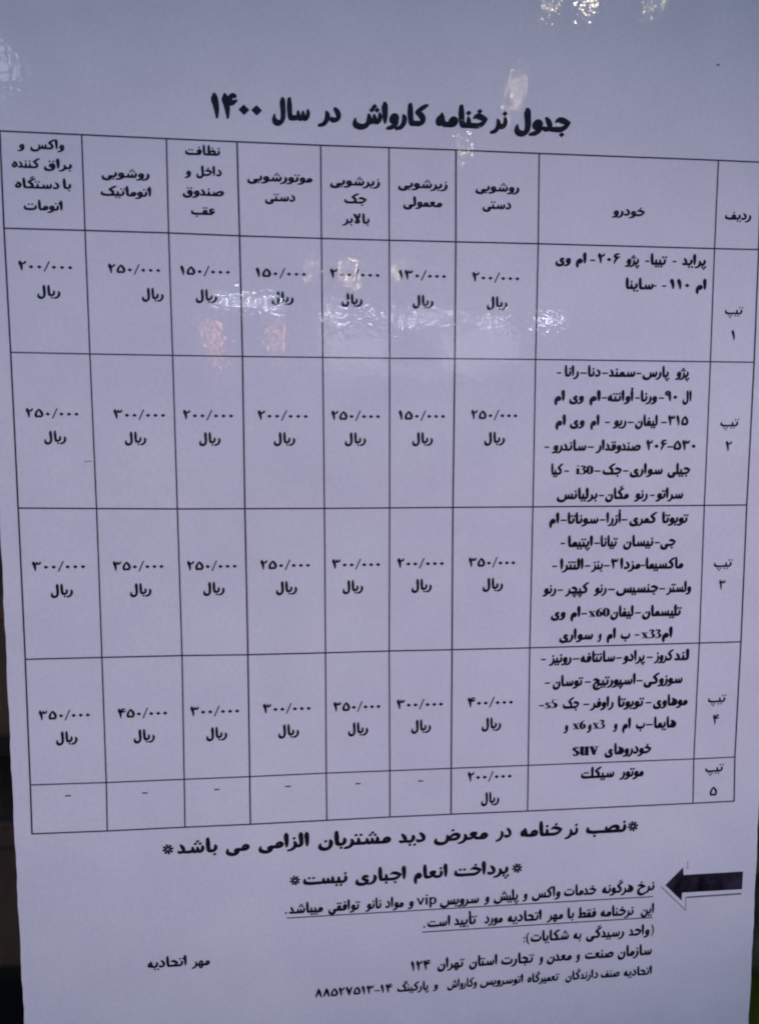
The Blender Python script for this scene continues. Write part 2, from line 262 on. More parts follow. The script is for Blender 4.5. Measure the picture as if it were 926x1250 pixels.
L('6', 6.0, [(5.0, 8.6, .4), (3.0, 7.6, .7), (1.5, 5.4, 1), (1.3, 2.6, 1), (2.0, .6, .8), (3.1, .1, .5)], [(1.6, 4.2, .4), (3.2, 5.3, .6), (4.6, 4.0, .95), (4.6, 1.6, .95), (3.1, .1, .5)])
L('5', 5.8, [(5.0, 8.4, .6), (1.8, 8.4, .6)], [(1.8, 8.2, .5), (1.3, 5.6, .5)], [(1.3, 5.4, .9), (3.2, 5.0, 1), (4.3, 3.4, 1.15), (3.8, 1.2, 1), (2.0, .4, .9), (.8, .8, .8)])
L('x', 6.2, [(1.1, 5.8, .8), (2.6, 3.6, 1), (4.8, .3, .9)], [(4.8, 5.7, .35), (1.2, .3, .35)], [(.4, 5.8, .6), (2.4, 5.8, .6)], [(3.8, 5.8, .5), (5.6, 5.8, .5)], [(.3, .2, .5), (2.1, .2, .5)], [(3.6, .2, .6), (5.9, .2, .6)])
L('s', 5.0, [(4.0, 4.6, .3), (3.0, 5.8, .6), (1.5, 5.2, .8), (1.5, 4.0, .9), (3.0, 3.0, 1), (3.9, 1.8, .9), (3.2, .4, .7), (1.8, .1, .7), (.8, 1.4, .3)])
L('u', 6.8, [(1.7, 5.8, 1), (1.7, 1.6, 1), (2.6, .2, .8), (4.6, 1.0, .4)], [(4.9, 5.8, 1), (4.9, .3, 1)], [(.4, 5.8, .5), (1.6, 5.8, .5)], [(3.7, 5.8, .5), (4.9, 5.8, .5)], [(5, .2, .5), (6.2, .2, .5)])
L('v', 6.2, [(1.2, 5.8, .9), (2.2, 3.4, 1), (3.2, .3, .8)], [(5.0, 5.7, .4), (3.3, .2, .4)], [(.3, 5.8, .5), (2.4, 5.8, .5)], [(3.9, 5.8, .5), (5.8, 5.8, .5)])
SN = (.95, .85, 0.0)
g('Sv', 6.0, [(.9, 6.2, .8), (3.0, .5, .8)], [(5.1, 6.2, .8), (3.0, .5, .8)], nib=SN)
g('Si', 2.8, [(1.4, 6.2, .9), (1.4, .5, .9)], [(1.4, 8.6, .9), (1.4, 8.9, .9)], nib=SN)
g('Sp', 6.4, [(1.4, 6.2, .9), (1.4, -2.4, .9)], [(1.4, 4.2, .8), (2.6, 6.0, .8), (4.6, 5.6, .8), (5.1, 3.4, .9), (4.4, 1.0, .8), (2.6, .6, .8), (1.4, 2.2, .8)], nib=SN)
# letters: base shape, dots (count, above/below)
LET = {'ا': ('alef', 0, 0), 'أ': ('alef', 0, 9), 'ب': ('beh', 1, -1), 'پ': ('beh', 3, -1), 'ت': ('beh', 2, 1), 'ن': ('noon', 1, 1),
       'ی': ('yeh', 0, 0), 'ج': ('jeem', 1, -1), 'چ': ('jeem', 3, -1), 'ح': ('jeem', 0, 0), 'خ': ('jeem', 1, 1), 'د': ('dal', 0, 0),
       'ر': ('reh', 0, 0), 'ز': ('reh', 1, 1), 'ژ': ('reh', 3, 1), 'س': ('seen', 0, 0), 'ش': ('seen', 3, 1), 'ص': ('sad', 0, 0),
       'ض': ('sad', 1, 1), 'ط': ('tah', 0, 0), 'ظ': ('tah', 1, 1), 'ع': ('ain', 0, 0), 'ف': ('feh', 1, 1), 'ق': ('qaf', 2, 1), 'ک': ('kaf', 0, 0),
       'گ': ('kaf', 0, 8), 'ل': ('lam', 0, 0), 'م': ('meem', 0, 0), 'و': ('waw', 0, 0), 'ه': ('heh', 0, 0)}
NOJOIN = set('اأدرزژو')   # never join to the next letter
# centre x and y of the dots above / below for each shape and form
DOTA = {'beh_s': (5, 5.2), 'beh_f': (4.6, 4.2), 'beh_i': (1.9, 6.6), 'beh_m': (1.6, 6.3), 'jeem_i': (3.3, 7.4), 'jeem_m': (3.2, 7.2), 'jeem_s': (3.6, 7.6), 'jeem_f': (3.4, 7.6),
        'noon_s': (3.6, 2.8), 'noon_f': (3.6, 2.6), 'reh_s': (2.3, 6.3), 'reh_f': (2.1, 5.8), 'seen_i': (5.2, 6.2), 'seen_m': (5.0, 6.2), 'seen_s': (9.8, 6.2), 'seen_f': (9.8, 6.2),
        'sad_i': (5.6, 6.7), 'sad_m': (5.6, 6.7), 'sad_s': (9.8, 6.8), 'tah_m': (5.2, 6.7), 'feh_i': (2.7, 7.3), 'feh_m': (2.4, 6.4), 'feh_s': (8.3, 7.3), 'feh_f': (7.6, 6.4), 'qaf_s': (5.0, 6.8)}
DOTB = {'beh_s': (5, -2.9), 'beh_f': (4.6, -2.9), 'beh_i': (1.6, -2.6), 'beh_m': (1.6, -2.6), 'jeem_i': (3.2, -2.6), 'jeem_m': (3.2, -2.6), 'jeem_s': (4.2, -1.0), 'jeem_f': (4.2, -1.2)}
DOTSZ = .98
def dots(n, cx, cy, side):
    d = 1.15
    if n == 1: return [(cx, cy)]
    if n == 2: return [(cx-d, cy), (cx+d, cy)]
    return [(cx-d, cy-.5*side*.6), (cx+d, cy-.5*side*.6), (cx, cy+side*1.5)]
def shape(text):
    """right-to-left list of (glyph, dot centres) for a visual run; figures and Latin in {} run left to right"""
    out = []; i = 0; prev = False
    n = len(text)
    while i < n:
        c = text[i]
        if c == '{':
            j = text.index('}', i); run = text[i+1:j]; items = []
            for r in run:
                if r in '۰۱۲۳۴۵۶۷۸۹': items.append('d%d' % '۰۱۲۳۴۵۶۷۸۹'.index(r))
                elif r in '/-. ': items.append(r)
                elif run[0] == '~': items.append('S'+r) if r != '~' else None
                else: items.append('L'+r)
            for it in reversed([x for x in items if x]): out.append((it, []))
            i = j+1; prev = False; continue
        if c not in LET:
            if c == 'ـ': out.append(('KASH', [])) ; i += 1; prev = True; continue
            out.append((c, [])); prev = False; i += 1; continue
        if c == 'ل' and i+1 < n and text[i+1] == 'ا' and not prev:
            out.append(('lamalef_s', [])); i += 2; prev = False; continue
        base, nd, side = LET[c]
        nxt = i+1 < n and (text[i+1] in LET or text[i+1] == 'ـ') and c not in NOJOIN
        form = ('m' if nxt else 'f') if prev else ('i' if nxt else 's')
        if base in ('noon', 'yeh') and form in 'im':
            if base == 'yeh': nd, side = 2, -1
            base = 'beh'
        if base == 'qaf' and form in 'im': base = 'feh'
        key = base+'_'+form
        ds = []
        if nd and side in (1, -1):
            cx, cy = (DOTA if side == 1 else DOTB)[key]
            ds = dots(nd, cx, cy, side)
        if side == 9: ds = 'hamza'
        if side == 8: ds = 'gaf'
        out.append((key, ds)); prev = nxt; i += 1
    return out
G['KASH'] = (2.6, [CR(2.6)], None)
def spline(st, n=5):
    """Catmull-Rom through (x, y, w)"""
    if len(st) < 3: return st
    P = [st[0]] + list(st) + [st[-1]]; out = []
    for k in range(1, len(P)-2):
        a, b, c, d = P[k-1], P[k], P[k+1], P[k+2]
        for j in range(n):
            t = j/n; t2 = t*t; t3 = t2*t
            out.append(tuple(.5*((2*b[q]) + (c[q]-a[q])*t + (2*a[q]-5*b[q]+4*c[q]-d[q])*t2 + (3*b[q]-a[q]-3*c[q]+d[q])*t3) for q in range(3)))
    out.append(tuple(st[-1])); return out
def ribbon(pts, nib):
    """polygon swept by an elliptical nib (long half axis a, short b, angle) along pts"""
    a, b, th = nib; c, s = math.cos(th), math.sin(th)
    q = []
    for x, y, w in pts:
        u, v = (x*c+y*s)/a, (-x*s+y*c)/b
        if not q or abs(u-q[-1][0])+abs(v-q[-1][1]) > 1e-4: q.append((u, v, w))
    if len(q) < 2: q = [q[0], (q[0][0]+1e-3, q[0][1], q[0][2])]
    L_, R_ = [], []
    n = len(q); tans = []
    for k in range(n):
        p0, p1 = q[max(k-1, 0)], q[min(k+1, n-1)]
        tx, ty = p1[0]-p0[0], p1[1]-p0[1]; m = math.hypot(tx, ty) or 1
        tans.append((tx/m, ty/m))
    for k in range(n):
        x, y, w = q[k]; tx, ty = tans[k]
        L_.append((x-ty*w, y+tx*w)); R_.append((x+ty*w, y-tx*w))
    def cap(p, t, w, sgn):
        return [(p[0]+w*(sgn*t[0]*math.sin(f)+(-t[1])*sgn*math.cos(f)), p[1]+w*(sgn*t[1]*math.sin(f)+t[0]*sgn*math.cos(f))) for f in [math.pi*k/6 for k in range(1, 6)]]
    e = cap(q[-1], tans[-1], q[-1][2], 1); s0 = cap(q[0], tans[0], q[0][2], -1)
    inv = lambda p: ((p[0]*a*c-p[1]*b*s), (p[0]*a*s+p[1]*b*c))
    return [inv(p) for p in L_], [inv(p) for p in R_], [inv(p) for p in e], [inv(p) for p in s0]
NAZ = (1.22, .70, math.radians(62))      # bold naskh nib
def place(polys, sx, u, ox, oy):
    """unit space to sheet; dots keep their own aspect"""
    out = []; r = .5*(sx+u)
    for fs in polys:
        g_ = []
        for f in fs:
            if f[0] == 'dot': g_.append([(ox+f[1]*sx+a*(.35*sx+.65*u), oy+f[2]*u+b*u) for a, b in f[3]])
            else: g_.append([(ox+x*sx, oy+y*u) for x, y in f])
        out.append(g_)
    return out
def layout(text, nib, kern=0.0):
    """faces as lists of polygons in unit space; total width"""
    items = shape(text); x = 0.0; polys = []
    for name, ds in items:
        w, strokes, own = G[name]; x -= w+kern
        nb = (nib if name[0] != 'd' else (nib[0]*.88, nib[1]*.86, nib[2])) if own is None else ((nib[0]*.95, nib[0]*.95, 0) if own == 'round' else own if own is SN else (own[0]*nib[0]/1.15, own[1], own[2]))
        for st in strokes:
            if len(st) == 2 and st[1][2] == 'dot':
                px, py = st[1][0]+x, st[1][1]; r = DOTSZ*(nib[0]*.55+.75)*(1 if name[0] != 'd' else 1.36)
                if name == '.' or name == ':': r *= .9
                polys.append([('dot', px, py, [(-r, 0), (-.25*r, -.75*r), (0, -r), (.25*r, -.75*r), (r, 0), (.25*r, .75*r), (0, r), (-.25*r, .75*r)])]); continue
            L_, R_, e, s0 = ribbon([(p[0]+x, p[1], p[2]) for p in spline(st)], nb)
            fs = [[L_[k], R_[k], R_[k+1], L_[k+1]] for k in range(len(L_)-1)]
            fs.append([L_[-1]] + e + [R_[-1]]); fs.append([R_[0]] + s0 + [L_[0]])
            polys.append(fs)
        if ds == 'gaf':
            dx = 4.8 if name[-1] in 'sf' else 0
            L_, R_, e, s0 = ribbon([(p[0]+x, p[1], p[2]*.7) for p in spline(kbar(dx-.5, 2.3)[:3])], nb)
            polys.append([[L_[k], R_[k], R_[k+1], L_[k+1]] for k in range(len(L_)-1)])
        elif ds == 'hamza':
            st = [(2.2, 12.4, .4), (1.0, 12.2, .5), (1.2, 11.2, .5), (2.3, 11.0, .5), (.6, 10.5, .4)]
            L_, R_, e, s0 = ribbon([(p[0]+x, p[1], p[2]) for p in spline(st)], nb)
            polys.append([[L_[k], R_[k], R_[k+1], L_[k+1]] for k in range(len(L_)-1)])
        else:
            r = DOTSZ*nib[0]*.92
            for px, py in ds:
                px += x; polys.append([('dot', px, py, [(-r, -.1), (-.1, -r), (r, .1), (.1, r)])])
    return polys, -x

# ---- print on the sheet: (text, left, right, baseline, unit) in mm
GRID = [[(-94.49,95.75),(-74.84,95.64),(-54.08,95.52),(-36.41,95.46),(-15.09,95.42),(2.67,95.52),(20.37,95.61),(42.81,95.57),(92.86,95.67),(105.13,95.62)],[(-94.59,72.29),(-74.89,72.33),(-54.14,72.28),(-36.2,72.05),(-15.09,71.97),(2.72,71.99),(20.49,72.07),(42.96,72.19),(92.73,72.27),(105.57,72.37)],[(-94.47,41.59),(-74.87,41.44),(-53.98,41.33),(-36.03,41.29),(-15.02,41.29),(2.79,41.31),(20.44,41.41),(42.71,41.48),(92.72,41.54),(105.64,41.56)],[(-94.56,1.63),(-74.74,1.38),(-53.91,1.16),(-36.18,1.12),(-14.94,1.08),(2.77,1.11),(20.22,1.16),(42.7,1.17),(92.53,1.3),(105.25,1.34)],[(-94.5,-38.73),(-74.76,-38.72),(-53.72,-38.74),(-36.11,-38.94),(-15.0,-38.92),(2.65,-38.83),(20.32,-38.89),(42.59,-38.9),(92.8,-38.69),(105.49,-38.65)],[(-94.61,-73.31),(-74.75,-73.49),(-53.99,-73.46),(-36.22,-73.46),(-15.07,-73.32),(2.79,-73.39),(20.34,-73.41),(42.78,-73.45),(92.6,-73.54),(105.29,-73.44)],[(-94.75,-87.1),(-74.95,-87.24),(-54.13,-87.2),(-36.27,-87.24),(-15.05,-87.12),(2.79,-87.02),(20.37,-87.05),(42.78,-87.17),(92.83,-87.14),(105.63,-87.06)]]
TEXT = {
 'heading': [
  ('جدول', 35.92, 51.27, 101.88, 0.4982), ('نر', 29.36, 34.17, 102.02, 0.4953), ('خنامه', 14.9, 28.81, 101.94, 0.4929), ('کارواش', -6.84, 13.1, 101.86, 0.4884),
  ('در', -15.85, -9.75, 101.85, 0.4846), ('سال', -27.48, -17.7, 101.92, 0.4822), ('{۱۴۰۰}', -42.77, -29.9, 101.34, 0.5987),
 ],
 'column_title': [
  ('واکس', -87.42, -79.12, 92.02, 0.2226), ('و', -90.49, -88.7, 91.86, 0.222), ('براق', -84.36, -77.43, 87.37, 0.2239), ('کننده', -92.03, -85.16, 87.33, 0.2231),
  ('با', -79.9, -77.8, 82.55, 0.2252), ('دستگاه', -91.49, -80.7, 82.43, 0.2244), ('اتومات', -89.62, -80.09, 77.17, 0.2257), ('روشویی', -70.37, -58.45, 85.81, 0.2262),
  ('اتوماتیک', -70.73, -58.18, 81.27, 0.2272), ('نظافت', -49.5, -40.69, 92.05, 0.227), ('داخل', -46.86, -40.41, 86.96, 0.2283), ('و', -49.82, -48.1, 86.86, 0.2277),
  ('صندوق', -50.4, -39.91, 82.03, 0.2292), ('عقب', -48.4, -42.24, 77.29, 0.2302), ('موتورشویی', -34.03, -17.23, 86.19, 0.2305), ('دستی', -29.58, -21.73, 81.26, 0.2316),
  ('زیرشویی', -12.75, 0.35, 85.86, 0.2328), ('جک', -9.11, -3.21, 81.37, 0.2338), ('بالابر', -9.7, -2.45, 76.27, 0.235), ('زیرشویی', 5.04, 18.25, 85.8, 0.2349),
  ('معمولی', 6.39, 16.85, 81.07, 0.2359), ('روشویی', 25.67, 37.6, 85.64, 0.2372), ('دستی', 27.62, 35.41, 81.13, 0.2382), ('خودرو', 63.13, 72.54, 80.49, 0.2425),
  ('ردیف', 95.34, 103.03, 80.44, 0.2461),
 ],
 'price': [
  ('{۲۰۰/۰۰۰}', -91.59, -78.28, 62.2, 0.2351), ('ریال', -87.32, -81.53, 56.07, 0.2448), ('{۲۵۰/۰۰۰}', -69.56, -56.43, 61.99, 0.2378), ('ریال', -61.35, -55.8, 55.86, 0.248),
  ('{۱۵۰/۰۰۰}', -51.47, -38.77, 61.93, 0.2399), ('ریال', -47.74, -42.17, 55.79, 0.2497), ('{۱۵۰/۰۰۰}', -32.22, -19.13, 61.84, 0.2422), ('ریال', -28.27, -22.47, 55.62, 0.2521),
  ('{۲۰۰/۰۰۰}', -12.94, 0.25, 62.01, 0.2445), ('ریال', -9.99, -4.37, 55.54, 0.2544), ('{۱۳۰/۰۰۰}', 5.21, 17.99, 62.12, 0.2466), ('ریال', 8.91, 14.57, 55.47, 0.2567),
  ('{۲۰۰/۰۰۰}', 25.0, 37.96, 61.98, 0.249), ('ریال', 28.99, 34.69, 55.45, 0.2592), ('{۲۵۰/۰۰۰}', -91.51, -78.22, 25.18, 0.2437), ('ریال', -87.28, -81.64, 19.15, 0.2536),
  ('{۳۰۰/۰۰۰}', -69.53, -56.28, 24.96, 0.2464), ('ریال', -66.91, -61.34, 18.93, 0.2562), ('{۲۰۰/۰۰۰}', -51.77, -38.69, 24.91, 0.2486), ('ریال', -47.8, -42.15, 18.84, 0.2586),
  ('{۲۰۰/۰۰۰}', -32.37, -19.05, 24.89, 0.2509), ('ریال', -28.28, -22.5, 18.87, 0.2611), ('{۲۵۰/۰۰۰}', -12.89, 0.25, 24.92, 0.2533), ('ریال', -9.38, -3.58, 18.87, 0.2635),
  ('{۱۵۰/۰۰۰}', 5.23, 17.94, 25.06, 0.2554), ('ریال', 8.86, 14.6, 18.94, 0.2657), ('{۲۵۰/۰۰۰}', 25.03, 37.98, 25.32, 0.2577), ('ریال', 28.67, 34.51, 19.1, 0.2682),
  ('{۳۰۰/۰۰۰}', -91.76, -78.13, -14.92, 0.2532), ('ریال', -87.33, -81.56, -21.28, 0.2635), ('{۳۵۰/۰۰۰}', -71.1, -57.88, -15.14, 0.2557), ('ریال', -66.93, -61.25, -21.41, 0.2661),
  ('{۲۵۰/۰۰۰}', -51.77, -38.58, -15.32, 0.2581), ('ریال', -47.73, -41.95, -21.38, 0.2686), ('{۲۵۰/۰۰۰}', -32.35, -18.91, -15.33, 0.2606), ('ریال', -28.31, -22.51, -21.49, 0.2711),
  ('{۳۰۰/۰۰۰}', -12.99, 0.24, -15.37, 0.2629), ('ریال', -10.21, -4.52, -21.5, 0.2734), ('{۲۰۰/۰۰۰}', 4.89, 17.91, -15.32, 0.2651), ('ریال', 8.79, 14.52, -21.45, 0.2758),
  ('{۳۵۰/۰۰۰}', 24.78, 38.05, -15.38, 0.2676), ('ریال', 28.74, 34.62, -21.48, 0.2784), ('{۳۵۰/۰۰۰}', -91.64, -78.33, -55.32, 0.2629), ('ریال', -87.49, -81.84, -61.53, 0.2735),
  ('{۴۵۰/۰۰۰}', -71.12, -57.98, -55.49, 0.2655), ('ریال', -67.18, -61.48, -61.71, 0.2762), ('{۳۰۰/۰۰۰}', -51.88, -38.66, -55.56, 0.2679), ('ریال', -47.83, -42.09, -61.81, 0.2787),
  ('{۳۰۰/۰۰۰}', -32.31, -19.11, -55.45, 0.2703), ('ریال', -28.26, -22.48, -61.76, 0.2813), ('{۳۵۰/۰۰۰}', -12.94, 0.27, -55.55, 0.2728), ('ریال', -8.92, -3.27, -61.84, 0.2838),
  ('{۳۰۰/۰۰۰}', 4.74, 17.93, -55.44, 0.275), ('ریال', 8.81, 14.48, -61.71, 0.2861), ('{۴۰۰/۰۰۰}', 24.93, 38.08, -55.54, 0.2775), ('ریال', 28.96, 34.69, -61.8, 0.2887),
  ('{۲۰۰/۰۰۰}', 25.14, 38.05, -77.4, 0.283), ('ریال', 29.07, 34.42, -83.92, 0.2945), ('-', -85.72, -84.11, -77.45, 0.2544), ('-', -65.35, -63.86, -77.59, 0.2569),
  ('-', -46.03, -44.52, -77.46, 0.2592), ('-', -26.56, -24.97, -77.44, 0.2615), ('-', -6.98, -5.48, -77.5, 0.2639), ('-', 10.84, 12.34, -77.5, 0.266),
 ],
 'row_title': [
  ('تیپ', 96.39, 101.91, 54.88, 0.2498), ('{۱}', 98.58, 99.62, 47.73, 0.2739), ('تیپ', 96.32, 101.97, 23.85, 0.2571), ('{۲}', 98.14, 100.02, 16.84, 0.2818),
  ('تیپ', 96.13, 101.87, -16.23, 0.2666), ('{۳}', 97.98, 99.94, -23.01, 0.2921), ('تیپ', 96.15, 101.86, -56.32, 0.2763), ('{۴}', 97.94, 99.89, -63.17, 0.3028),
  ('تیپ', 96.19, 102.03, -77.46, 0.2815), ('{۵}', 97.88, 100.24, -85.02, 0.3086),
 ],
 'vehicle_list': [
  ('پراید', 83.51, 90.62, 67.89, 0.2717), ('-', 80.74, 81.92, 67.76, 0.271), ('تیبا', 74.45, 79.29, 67.78, 0.2704), ('-', 72.89, 74.17, 67.68, 0.27),
  ('پژو', 67.24, 71.47, 67.7, 0.2695), ('{۲۰۶}', 59.55, 65.95, 67.63, 0.2687), ('-', 57.42, 58.89, 67.51, 0.2681), ('ام', 53.43, 56.43, 67.54, 0.2677),
  ('وی', 47.73, 52.13, 67.49, 0.2671), ('ام', 87.67, 90.8, 61.32, 0.2736), ('{۱۱۰}', 80.18, 85.96, 61.25, 0.2729), ('-', 77.95, 79.22, 61.14, 0.2723),
  ('-', 75.38, 76.43, 61.11, 0.272), ('ساینا', 67.56, 75.61, 61.13, 0.2714), ('پژو', 82.55, 86.78, 37.43, 0.2792), ('پارس', 73.04, 80.98, 37.39, 0.2782),
  ('-', 71.22, 72.76, 37.3, 0.2776), ('سمند', 63.42, 71.06, 37.34, 0.277), ('-', 61.46, 63.24, 37.25, 0.2764), ('دنا', 57.45, 61.13, 37.3, 0.276),
  ('-', 55.24, 57.24, 37.22, 0.2756), ('رانا', 50.9, 54.98, 37.27, 0.2752), ('-', 48.66, 49.98, 37.18, 0.2747), ('ال', 84.86, 87.57, 30.69, 0.2811),
  ('{۹۰}', 79.72, 83.49, 30.67, 0.2806), ('-', 77.94, 79.56, 30.59, 0.2802), ('ورنا', 72.71, 77.55, 30.64, 0.2797), ('-', 71.11, 72.55, 30.56, 0.2793),
  ('أوانته', 63.23, 70.68, 30.61, 0.2787), ('-', 61.5, 63.1, 30.52, 0.2781), ('ام', 58.04, 61.31, 30.58, 0.2778), ('وی', 52.33, 56.56, 30.56, 0.2771),
  ('ام', 48.13, 51.17, 30.54, 0.2765), ('{۳۱۵}', 80.87, 86.92, 23.93, 0.2826), ('-', 78.86, 80.66, 23.85, 0.2821), ('لیفان', 71.32, 77.95, 23.91, 0.2814),
  ('-', 69.16, 71.03, 23.83, 0.2808), ('ریو', 64.88, 68.9, 23.88, 0.2804), ('-', 62.62, 64.18, 23.81, 0.28), ('ام', 58.49, 61.14, 23.87, 0.2795),
  ('وی', 52.64, 56.89, 23.85, 0.2789), ('ام', 48.59, 51.59, 23.84, 0.2783), ('{۲۰۶-۵۳۰}', 74.77, 89.38, 17.05, 0.2842), ('صندوقدار', 60.14, 73.25, 17.03, 0.2822),
  ('-', 57.86, 59.72, 16.95, 0.2812), ('ساندرو', 47.66, 57.58, 17.0, 0.2804), ('-', 45.57, 46.99, 16.93, 0.2796), ('جیلی', 81.26, 88.0, 10.42, 0.2862),
  ('سواری', 70.21, 79.89, 10.41, 0.285), ('-', 68.22, 69.93, 10.33, 0.2842), ('جک', 62.31, 67.95, 10.4, 0.2837), ('-', 59.9, 61.86, 10.32, 0.2832),
  ('{i30}', 54.55, 59.73, 10.18, 0.2827), ('-', 51.36, 52.79, 10.31, 0.282), ('کیا', 47.64, 51.1, 10.38, 0.2816), ('سراتو', 77.94, 86.16, 3.53, 0.2877),
  ('-', 76.3, 77.77, 3.47, 0.287), ('رنو', 71.67, 75.77, 3.54, 0.2866), ('مگان', 63.3, 70.21, 3.55, 0.2857), ('-', 61.43, 63.04, 3.48, 0.2851),
  ('برلیانس', 49.37, 61.14, 3.56, 0.2842), ('تویوتا', 80.11, 88.08, -3.37, 0.2898), ('کمری', 70.54, 78.73, -3.36, 0.2885), ('-', 68.1, 69.99, -3.42, 0.2878),
  ('أزرا', 63.75, 68.1, -3.35, 0.2874), ('-', 61.87, 63.66, -3.41, 0.287), ('سوناتا', 52.62, 61.61, -3.34, 0.2862), ('-', 50.6, 52.46, -3.4, 0.2855),
  ('ام', 47.4, 50.31, -3.33, 0.2851), ('جی', 79.88, 84.48, -9.95, 0.2912), ('-', 78.14, 79.79, -10.01, 0.2908), ('نیسان', 68.94, 77.87, -9.93, 0.2901),
  ('تیانا', 62.31, 67.48, -9.91, 0.289), ('-', 60.42, 62.21, -9.97, 0.2885), ('اپتیما', 52.89, 60.16, -9.89, 0.2879), ('-', 50.74, 52.18, -9.95, 0.2872),
  ('ماکسیما', 75.76, 87.04, -16.42, 0.2929), ('-', 74.38, 75.71, -16.48, 0.292), ('مزدا', 68.2, 74.38, -16.39, 0.2915), ('{۳}', 65.58, 67.74, -16.38, 0.2909),
  ('-', 63.47, 65.31, -16.44, 0.2906), ('بنز', 59.78, 63.3, -16.36, 0.2902), ('-', 57.89, 59.66, -16.42, 0.2899), ('النترا', 50.76, 57.61, -16.34, 0.2893),
  ('-', 48.53, 49.95, -16.4, 0.2886), ('ولستر', 82.16, 89.69, -23.29, 0.2953), ('-', 79.96, 81.91, -23.34, 0.2946), ('جنسیس', 67.34, 79.81, -23.24, 0.2936),
  ('-', 64.86, 67.05, -23.28, 0.2926), ('رنو', 60.77, 64.59, -23.2, 0.2922), ('کپچر', 52.36, 59.4, -23.17, 0.2913), ('-', 50.22, 51.93, -23.22, 0.2907),
  ('رنو', 45.9, 49.93, -23.13, 0.2902), ('تلیسمان', 75.24, 87.17, -30.18, 0.2965), ('-', 73.02, 74.95, -30.22, 0.2955), ('لیفان', 65.84, 72.73, -30.12, 0.2949),
  ('{x60}', 59.34, 65.7, -30.33, 0.2941), ('-', 57.3, 59.05, -30.15, 0.2934), ('ام', 54.16, 57.13, -30.06, 0.2931), ('وی', 48.46, 52.8, -30.04, 0.2924),
  ('ام', 81.4, 84.6, -36.64, 0.2984), ('{x33}', 75.17, 81.29, -36.93, 0.2979), ('-', 73.23, 74.72, -36.68, 0.2973), ('ب', 69.09, 71.96, -36.59, 0.2968),
  ('ام', 64.96, 67.72, -36.58, 0.2962), ('و', 62.32, 63.51, -36.57, 0.2958), ('سواری', 51.03, 61.0, -36.54, 0.2948), ('لند', 85.42, 89.93, -43.34, 0.3009),
  ('کروز', 79.28, 85.15, -43.31, 0.3001), ('-', 77.04, 79.01, -43.36, 0.2996), ('پرادو', 69.82, 76.77, -43.26, 0.2989), ('-', 67.92, 69.72, -43.31, 0.2983),
  ('سانتافه', 57.45, 67.72, -43.21, 0.2975), ('-', 55.16, 57.18, -43.24, 0.2966), ('رونیز', 48.2, 54.89, -43.15, 0.296), ('-', 45.86, 47.39, -43.19, 0.2954),
  ('سوزوکی', 76.43, 88.21, -50.17, 0.302), ('-', 74.22, 76.16, -50.21, 0.301), ('اسپورتیج', 61.2, 74.04, -50.12, 0.3), ('-', 58.88, 60.74, -50.16, 0.299),
  ('توسان', 49.42, 58.56, -50.07, 0.2982), ('-', 47.14, 48.72, -50.12, 0.2974), ('موهاوی', 79.47, 90.06, -56.8, 0.3041), ('-', 77.22, 79.15, -56.85, 0.3032),
  ('تویوتا', 68.85, 76.92, -56.75, 0.3025), ('راوفر', 60.55, 67.72, -56.71, 0.3013), ('-', 58.6, 60.5, -56.76, 0.3007), ('جک', 52.57, 57.51, -56.67, 0.3001),
  ('{s5}', 47.36, 51.1, -56.77, 0.2993), ('-', 45.59, 47.1, -56.7, 0.2989), ('هایما', 79.96, 86.84, -63.41, 0.3057), ('-', 77.44, 79.69, -63.46, 0.3051),
  ('ب', 74.51, 77.31, -63.37, 0.3047), ('ام', 70.42, 73.06, -63.35, 0.3041), ('و', 67.64, 69.04, -63.33, 0.3036), ('{x3}', 61.54, 65.31, -63.3, 0.303),
  ('و', 59.88, 61.3, -63.29, 0.3026), ('{x6}', 55.55, 59.59, -63.27, 0.3022), ('و', 52.98, 54.39, -63.25, 0.3017), ('خودروهای', 65.35, 79.47, -70.89, 0.3062),
  ('{suv}', 55.73, 63.69, -71.15, 0.4419), ('موتور', 70.01, 77.46, -77.82, 0.3083), ('سیکلت', 58.46, 68.5, -77.75, 0.3069),
 ],
 'notice_line': [
  ('*', 73.22, 76.0, -94.98, 0.4089), ('نصب', 60.35, 72.7, -94.53, 0.4073), ('نر', 53.92, 58.08, -94.76, 0.4055), ('خنامه', 40.74, 53.33, -94.56, 0.4038),
  ('در', 33.4, 38.19, -94.49, 0.4018), ('معرض', 15.44, 31.31, -94.6, 0.3996), ('دید', 5.32, 13.12, -94.55, 0.3971), ('مشتریان', -17.6, 3.21, -94.39, 0.3941),
  ('الزامی', -34.21, -20.0, -94.22, 0.3905), ('می', -43.24, -36.53, -94.47, 0.3883), ('باشد', -56.38, -45.38, -94.42, 0.3863), ('*', -60.24, -57.58, -94.91, 0.3851),
  ('*', 38.61, 41.42, -105.9, 0.3815), ('پرداخت', 21.39, 37.78, -105.52, 0.3797), ('انعام', 9.64, 19.52, -105.63, 0.3772), ('اجباری', -7.16, 7.48, -105.61, 0.3747),
  ('نیست', -21.92, -9.29, -105.55, 0.3721), ('*', -25.68, -22.64, -105.95, 0.3708), ('نرخ', 76.45, 81.92, -113.26, 0.3136), ('هرگونه', 65.74, 75.45, -113.42, 0.3125),
  ('خدمات', 54.16, 64.05, -113.52, 0.311), ('واکس', 44.51, 53.17, -113.63, 0.3096), ('و', 41.74, 43.24, -113.71, 0.3088), ('پلیش', 33.12, 40.69, -113.83, 0.308),
  ('و', 30.3, 31.91, -113.99, 0.3073), ('سرویس', 17.32, 28.82, -114.12, 0.3062), ('و', 7.9, 9.71, -114.01, 0.3043), ('مواد', 1.45, 6.83, -114.03, 0.3037),
